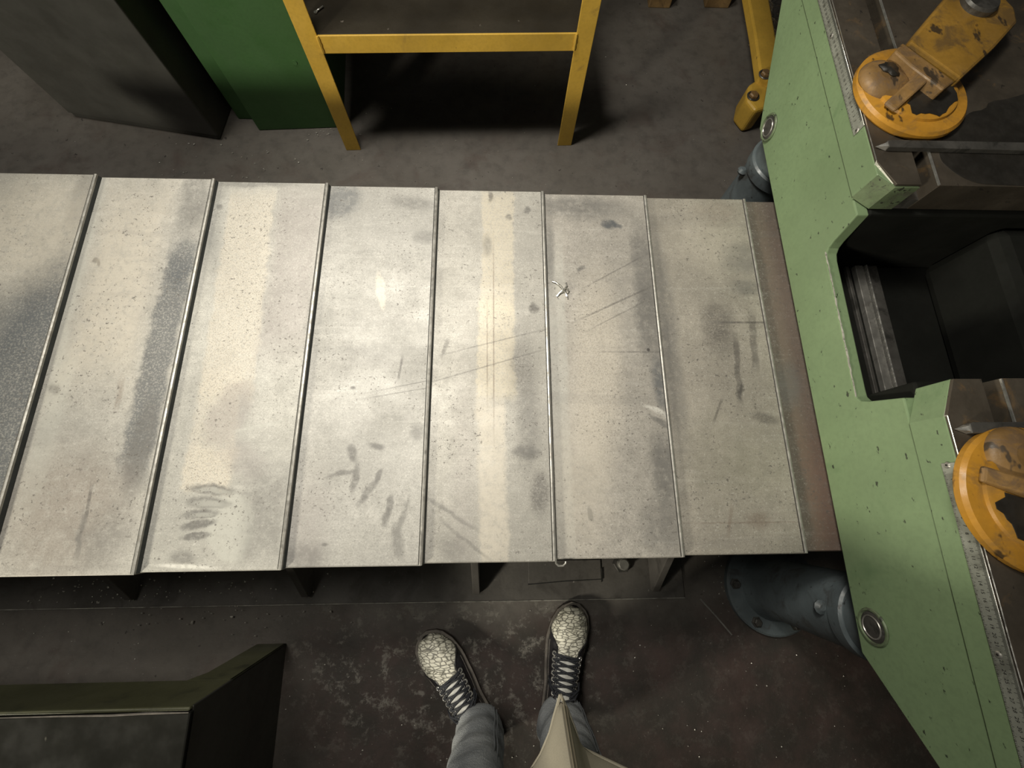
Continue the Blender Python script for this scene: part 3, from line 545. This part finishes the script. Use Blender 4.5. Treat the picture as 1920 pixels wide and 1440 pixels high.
# ------------------------------------------------------------------ dark olive bench in front, left
bn = thing('machine_bench', 'low dark olive machine bench with dusty top at lower left', 'bench', (-1.0, -0.75, 0))
MB().box(-1.75, -0.527, -1.3, -0.344, 0.348, 0.360).build('bench_top', 'dusty', bn, 0.003)
MB().box(-1.70, -0.531, -0.3435, -0.337, 0.232, 0.357).build('apron', 'olive', bn, 0.003)
MB().prism([(-0.530, 0.0), (-0.530, 0.234), (-0.622, 0.234), (-0.606, 0.19), (-0.603, 0.0)], 'Y', -0.3425, -0.3375).build('leg', 'olive', bn, 0.002)
MB().box(-0.537, -0.530, -1.3, -0.3375, 0.0, 0.349).build('side_panel', 'black', bn, 0.002)
MB().tube([(-0.86, -0.3445, 0.3606), (-0.75, -0.3442, 0.3608), (-0.66, -0.345, 0.3606), (-0.60, -0.3435, 0.3608), (-0.53, -0.344, 0.3604)], [0.0006, 0.0012, 0.0016, 0.0018, 0.0009], 5).build('worn_edge', 'welt', bn)
MB().box(-1.69, -1.62, -0.3425, -0.3375, 0.0, 0.234).build('leg', 'olive', bn, 0.002)

# ------------------------------------------------------------------ top right: yellow skid, timber, swarf
sk = thing('yellow_skid', 'chipped yellow flat bar with bolted foot behind the green carriage', 'metal bar', (0.95, 1.7, 0))
MB().prism([(0.905, 1.405), (0.945, 1.385), (0.985, 1.46), (1.015, 2.3), (0.93, 2.3), (0.915, 1.60)], 'Z', 0.085, 0.125).build('bar', 'yellow', sk, 0.006)
MB().prism([(0.86, 1.335), (0.885, 1.285), (0.925, 1.30), (0.955, 1.40), (0.92, 1.43), (0.88, 1.40)], 'Z', 0.0, 0.095).build('foot', 'yellow', sk, 0.012, 3)
for c in ((0.885, 1.345, 0.095), (0.918, 1.405, 0.125)):
    bl = MB().lathe([(0.016, 0.0), (0.016, 0.010), (0.012, 0.013)], c, 6, False).build('bolt', 'amber_dirty', sk)
    MB().torus((c[0], c[1], c[2]+0.002), 0.019, 0.003, (0, 0, 1), 18, 6).build('washer', 'dark_steel', bl)
for (x0, x1, y, lab) in ((0.601, 0.688, 1.890, 'greasy wooden block at top edge, nearer the yellow stand'), (0.829, 0.927, 1.900, 'greasy wooden block at top edge, nearer the yellow bar')):
    w = MB().box(x0, x1, y, y+0.30, 0.0, 0.07).build('timber_block', 'wood', None, 0.004); tag(w, lab, 'timber', 'wooden blocks at the top edge')
hp = random.Random(11)
m = MB()
for k in range(420):
    x, y = hp.uniform(0.98, 1.30), hp.uniform(1.50, 2.1); a = hp.uniform(0, 6.28); ln = hp.uniform(0.01, 0.028); z = 0.004 + hp.random()*0.05
    dx, dy = math.cos(a)*ln, math.sin(a)*ln
    m.tube([(x-dx, y-dy, z), (x, y, z+hp.uniform(0, 0.008)), (x+dx, y+dy, z + hp.uniform(-0.003, 0.006))], [0.0008, 0.0022, 0.0008], 4)
tag(m.build('swarf_heap', 'chips'), 'heap of pale curly swarf on floor behind the yellow bar', 'swarf', None, 'stuff')
# scattered chips on the floor
m = MB()
def chip(x, y, z, s):
    a = hp.uniform(0, 6.28)
    pts = [Vector((x + s*math.cos(a+q)*hp.uniform(0.5, 1.2), y + s*math.sin(a+q)*hp.uniform(0.4, 1.0), z + hp.uniform(0, s*0.6))) for q in (0, 1.6, 3.1, 4.7)]
    v = [m.bm.verts.new(p) for p in pts] + [m.bm.verts.new((x, y, z + s*0.9))]
    for k in range(4): m._face([v[k], v[(k+1) % 4], v[4]])
    m._face(v[:4])
for k in range(80): chip(hp.gauss(-0.98, 0.10), hp.uniform(-0.235, -0.14), 0.0065, hp.uniform(0.0018, 0.0042))
for k in range(80): chip(hp.gauss(-0.72, 0.16), hp.gauss(-0.265, 0.02) if hp.random() < .6 else hp.uniform(-0.23, -0.17), 0.0066, hp.uniform(0.0015, 0.004))
for k in range(130): chip(hp.uniform(-1.4, 0.9), hp.uniform(-0.62, -0.26), 0.0006, hp.uniform(0.001, 0.0028))
for k in range(34): chip(hp.gauss(-0.85, 0.16), hp.uniform(0.98, 1.2), 0.0006, hp.uniform(0.002, 0.0055))
for k in range(70): chip(hp.uniform(-1.6, 0.8), hp.uniform(0.75, 1.75), 0.0006, hp.uniform(0.001, 0.003))
for k in range(16): chip(hp.gauss(-0.62, 0.05), hp.gauss(1.245, 0.012), 0.0006, hp.uniform(0.002, 0.005))
for k in range(26): chip(hp.gauss(0.60, 0.03), hp.gauss(-0.20, 0.05), 0.0006, hp.uniform(0.001, 0.003))
tag(m.build('floor_swarf', 'swarf'), 'fine bright metal chips scattered over the workshop floor', 'swarf', None, 'stuff')
m = MB()
for k in range(26):
    x, y = hp.uniform(-0.9, 0.55), hp.uniform(-0.08, 0.62); i = min(7, max(0, int((x + 0.8257)/0.232) + 1)); chip(x, y, 0.4710 - 0.0082*i, hp.uniform(0.0008, 0.0018))
tag(m.build('cover_swarf', 'swarf'), 'tiny bright specks of metal dust on the steel cover', 'swarf', None, 'stuff')
# the curl on the sixth plate
cr = thing('metal_curl', 'small twisted bright metal shaving lying on the steel cover', 'shaving', (0.139, 0.427, 0.4298))
def curl(path, r): return MB().tube([(0.139 + a*0.001, 0.427 + b_*0.001, 0.4298 + c*0.001) for a, b_, c in path], r, 6)
curl([(-22, 20, 2), (-15, 17, 4), (-9, 12, 3), (-4, 6, 6), (0, 0, 4), (4, -7, 6), (8, -14, 2), (9, -20, 3)], 0.0018).build('strand', 'bright', cr)
curl([(-14, -15, 2), (-8, -8, 4), (-2, -3, 7), (4, 3, 5), (8, 10, 3), (7, 17, 2)], 0.0016).build('strand', 'bright', cr)
curl([(2, -4, 3), (8, -6, 8), (11, -1, 5), (8, 4, 2)], 0.0014).build('strand', 'bright', cr)
rod = MB().tube([(0.541, -0.251, 0.003), (0.578, -0.293, 0.003), (0.615, -0.339, 0.003)], 0.0022, 6).build('thin_rod', 'steel'); tag(rod, 'thin straight steel rod on the floor beside the near column flange', 'rod')

# ------------------------------------------------------------------ the person: shoes, jeans, coat (only the lower body is in the place the photo sees)
per = thing('person', 'person standing in black laced shoes with scaly pale toes, grey jeans and a beige coat', 'person', (0.05, -0.47, 0))
def interp(tab, t):
    for (a, u), (b_, v) in zip(tab, tab[1:]):
        if t <= b_:
            k = (t-a)/(b_-a); k = k*k*(3-2*k)*0.5 + k*0.5
            return u + (v-u)*k
    return tab[-1][1]
WT = [(0, 0.012), (0.03, 0.026), (0.12, 0.034), (0.35, 0.0325), (0.55, 0.040), (0.70, 0.0455), (0.82, 0.0435), (0.91, 0.035), (0.965, 0.0225), (1.0, 0.003)]
HT = [(0, 0.040), (0.05, 0.060), (0.20, 0.088), (0.33, 0.080), (0.48, 0.062), (0.62, 0.047), (0.72, 0.042), (0.84, 0.038), (0.93, 0.028), (0.98, 0.016), (1.0, 0.004)]
SL = 0.287
def make_shoe(toe, ang, side, label):
    T = Matrix.Translation((toe[0], toe[1], 0)) @ Matrix.Rotation(ang, 4, 'Z') @ Matrix.Translation((0, -SL, 0))
    def cen(t): return side*0.007*math.sin(math.pi*min(1, max(0, (t-0.15)/0.85)))
    def surf(t, s, off=0.0):
        def base(t, s):
            th = s*math.pi/2; w, h = interp(WT, t), interp(HT, t)
            return Vector((cen(t) + w*math.copysign(abs(math.sin(th))**0.80, th), t*SL, 0.022 + h*abs(math.cos(th))**0.85))
        p = base(t, s)
        if off:
            e = 0.01; n = (base(t, min(1, s+e)) - base(t, max(-1, s-e))).cross(base(min(1, t+e), s) - base(max(0, t-e), s))
            if n.length > 1e-9:
                n.normalize()
                if n.z < 0: n = -n
                p = p + n*off
        return T @ p
    def patch(t0, t1, f0, f1, off, nt=16, ns=12):
        m = MB(); rows = [[surf(t0 + (t1-t0)*i/nt, f0(t0 + (t1-t0)*i/nt) + (f1(t0 + (t1-t0)*i/nt) - f0(t0 + (t1-t0)*i/nt))*j/ns, off) for j in range(ns+1)] for i in range(nt+1)]
        return m.loft(rows, True, False, False)
    def outline(grow, z0, z1):
        P = []
        for k in range(25): t = k/24; P.append((cen(t) + interp(WT, t) + grow, t*(SL+grow*2)-grow))
        Q = [(2*cen(min(1, max(0, y/SL)))-x, y) for x, y in reversed(P)]
        m = MB().prism(P + Q, 'Z', z0, z1)
        for v in m.bm.verts: v.co = T @ v.co
        return m
    up = MB(); rows = []
    for i in range(33):
        t = 0.0 + 1.0*i/32; rows.append([surf(t, -1 + 2*j/20) for j in range(21)])
    sh = up.loft(rows, True, False, False).build('shoe', 'leather', per, solid=0.002); tag(sh, label)
    outline(0.0055, 0.0, 0.018).build('sole', 'sole', sh, 0.003)
    outline(0.0068, 0.0182, 0.0228).build('welt', 'welt', sh, 0.001)
    wing = lambda t: 0.30 + 0.66*(max(0, min(1, (t-0.665)/0.115))**1.6)
    patch(0.625, 0.985, lambda t: -wing(t), lambda t: wing(t), 0.0018, 26, 18).build('toe_cap', 'scales', sh, solid=0.0015)
    for sg in (-1, 1):
        P = [surf(0.63 + 0.15*k/10, sg*(wing(0.63 + 0.15*k/10) + 0.03), 0.0028) for k in range(11)]
        MB().tube(P, 0.0016, 6).build('piping', 'leather', sh)
        patch(0.30, 0.645, lambda t: sg*0.30, lambda t: sg*0.56, 0.0032, 12, 5).build('eyestay', 'leather', sh, solid=0.0022)
        MB().tube([surf(0.20 + 0.5*k/14, sg*0.80, 0.0012) for k in range(15)], 0.0009, 5).build('stitch_line', 'welt', sh)
    patch(0.28, 0.655, lambda t: -0.31, lambda t: 0.31, 0.0012, 12, 8).build('tongue', 'tongue', sh, solid=0.002)
    n = 7; ts = [0.36 + 0.265*k/(n-1) for k in range(n)]
    for t in ts:
        for sg in (-1, 1):
            c = surf(t, sg*0.42, 0.0048); c2 = surf(t, sg*0.42, 0.0068)
            MB().torus(c, 0.0044, 0.0017, (c2-c), 14, 6).build('eyelet', 'bright', sh)
    for k in range(n):
        if k == n-1:
            MB().tube([surf(ts[k], -0.42 + 0.84*j/10, 0.0052 + 0.002*math.sin(math.pi*j/10)) for j in range(11)], 0.0024, 6).build('lace', 'lace', sh)
        else:
            for sg in (-1, 1):
                MB().tube([surf(ts[k+1] + (ts[k]-ts[k+1])*j/10, sg*(-0.42 + 0.84*j/10), 0.0052 + (0.0035 if sg > 0 else 0.0015)*math.sin(math.pi*j/10)) for j in range(11)], 0.0024, 6).build('lace', 'lace', sh)
    for sg in (-1, 1):
        MB().tube([surf(0.34, 0, 0.008), surf(0.36, sg*0.25, 0.012), surf(0.41, sg*0.55, 0.010), surf(0.45, sg*0.62, 0.006), surf(0.41, sg*0.40, 0.012), surf(0.36, sg*0.10, 0.010)], 0.0022, 6).build('lace', 'lace', sh)
    patch(0.10, 0.30, lambda t: -0.5, lambda t: 0.5, 0.003, 6, 6).build('lining', 'red', sh, solid=0.002)
make_shoe((-0.181, -0.322), R(36), 1, 'shoe turned outwards, left of the two in the photo')
make_shoe((0.203, -0.258), R(-13), -1, 'shoe pointing at the machine, beside the coat tip')

m = MB()
def leg_rings(path, seed):
    rr = random.Random(seed); ph = rr.uniform(0, 6); out = []
    N = 60
    for i in range(N+1):
        z = path[0][2] + (path[-1][2]-path[0][2])*i/N
        for a, b_ in zip(path, path[1:]):
            if z <= b_[2] + 1e-6:
                k = (z-a[2])/(b_[2]-a[2]); c = [a[q] + (b_[q]-a[q])*k for q in range(5)]; break
        fold = max(0.0, 1 - (z-path[0][2])/0.30)
        ring = []
        for j in range(36):
            a = 2*math.pi*j/36
            f = 1 + 0.055*fold*math.sin(z*95 + 2.0*math.sin(a*2+ph)) + 0.03*math.sin(a*3 + z*14 + ph) + 0.018*math.sin(a*5 - z*40)
            ring.append((c[0] + c[3]*f*math.cos(a), c[1] + c[4]*f*math.sin(a), z))
        out.append(ring)
    return out
m.loft(leg_rings([(-0.040, -0.508, 0.070, 0.054, 0.060), (-0.041, -0.512, 0.20, 0.056, 0.060), (-0.040, -0.50, 0.48, 0.068, 0.072), (-0.045, -0.53, 0.86, 0.088, 0.092)], 1))
m.loft(leg_rings([(0.150, -0.496, 0.075, 0.058, 0.060), (0.151, -0.502, 0.20, 0.058, 0.060), (0.130, -0.50, 0.48, 0.068, 0.072), (0.115, -0.53, 0.86, 0.088, 0.092)], 2))
m.loft([[(0.035 + 0.165*f*math.cos(2*math.pi*j/36), -0.535 + 0.108*f*math.sin(2*math.pi*j/36), z) for j in range(36)] for z, f in ((0.76, 0.86), (0.84, 0.98), (0.95, 0.95), (1.02, 0.88))])
jn = m.build('jeans', 'denim', per)
md = jn.modifiers.new('weld', 'REMESH'); md.mode = 'VOXEL'; md.voxel_size = 0.0055; md.use_smooth_shade = True
tag(jn, 'faded grey jeans')
for (cx, cy, rx, ry, sgn) in ((-0.040, -0.508, 0.055, 0.061, 1), (0.150, -0.497, 0.059, 0.061, 1)):
    for da in (R(52), R(44)):
        MB().tube([(cx + (rx+0.0012)*math.cos(da)*1.03 + 0.001*math.sin(z*60), cy + (ry+0.001)*math.sin(da)*1.03, z) for z in [0.078 + 0.02*k for k in range(12)]], 0.0012, 5).build('seam', 'denim_seam', jn)

hem = [(0.096, -0.279), (0.086, -0.306), (0.079, -0.327), (0.068, -0.357), (0.040, -0.372), (-0.035, -0.418), (-0.125, -0.45), (-0.17, -0.53), (-0.12, -0.645), (0.0, -0.685), (0.12, -0.675), (0.22, -0.61), (0.255, -0.49),
       (0.235, -0.41), (0.198, -0.376), (0.160, -0.364), (0.128, -0.352), (0.116, -0.325), (0.106, -0.300)]
def coat_pt(i, u):
    x, y = hem[i]; a = math.atan2(y+0.52, x-0.04)
    tx, ty = 0.038 + 0.185*math.cos(a), -0.535 + 0.125*math.sin(a)
    k = u**0.9
    z = 0.50 + 0.50*u + (0.0 if i else 0.0)
    wob = 0.006*math.sin(i*1.9 + u*7)*(1-u)*(0 if i in (0, 1, 2, 17, 18) else 1)
    return Vector((x + (tx-x)*k + wob, y + (ty-y)*k - wob, z))
m = MB(); n = len(hem)
m.loft([[coat_pt(i, u/14) for i in range(n)] for u in range(15)], True, False, True)
ct = m.build('coat', 'coat', per, solid=0.004, subsurf=1); tag(ct, 'beige coat hanging to a point')
for i0, i1, f in ((0, 18, 0.35), (0, 18, 0.85)):
    P = []
    for u in range(12):
        q = coat_pt(i0, u/14).lerp(coat_pt(i1, u/14), f); P.append(q + Vector((0.0, 0.0030, 0.0015)))
    MB().tube(P, 0.0011, 5).build('stitching', 'stitch', ct)
MB().tube([coat_pt(i % n, 0.0) + Vector((0, 0.0, 0.001)) for i in range(n+1)], 0.0026, 6).build('hem', 'coat', ct)
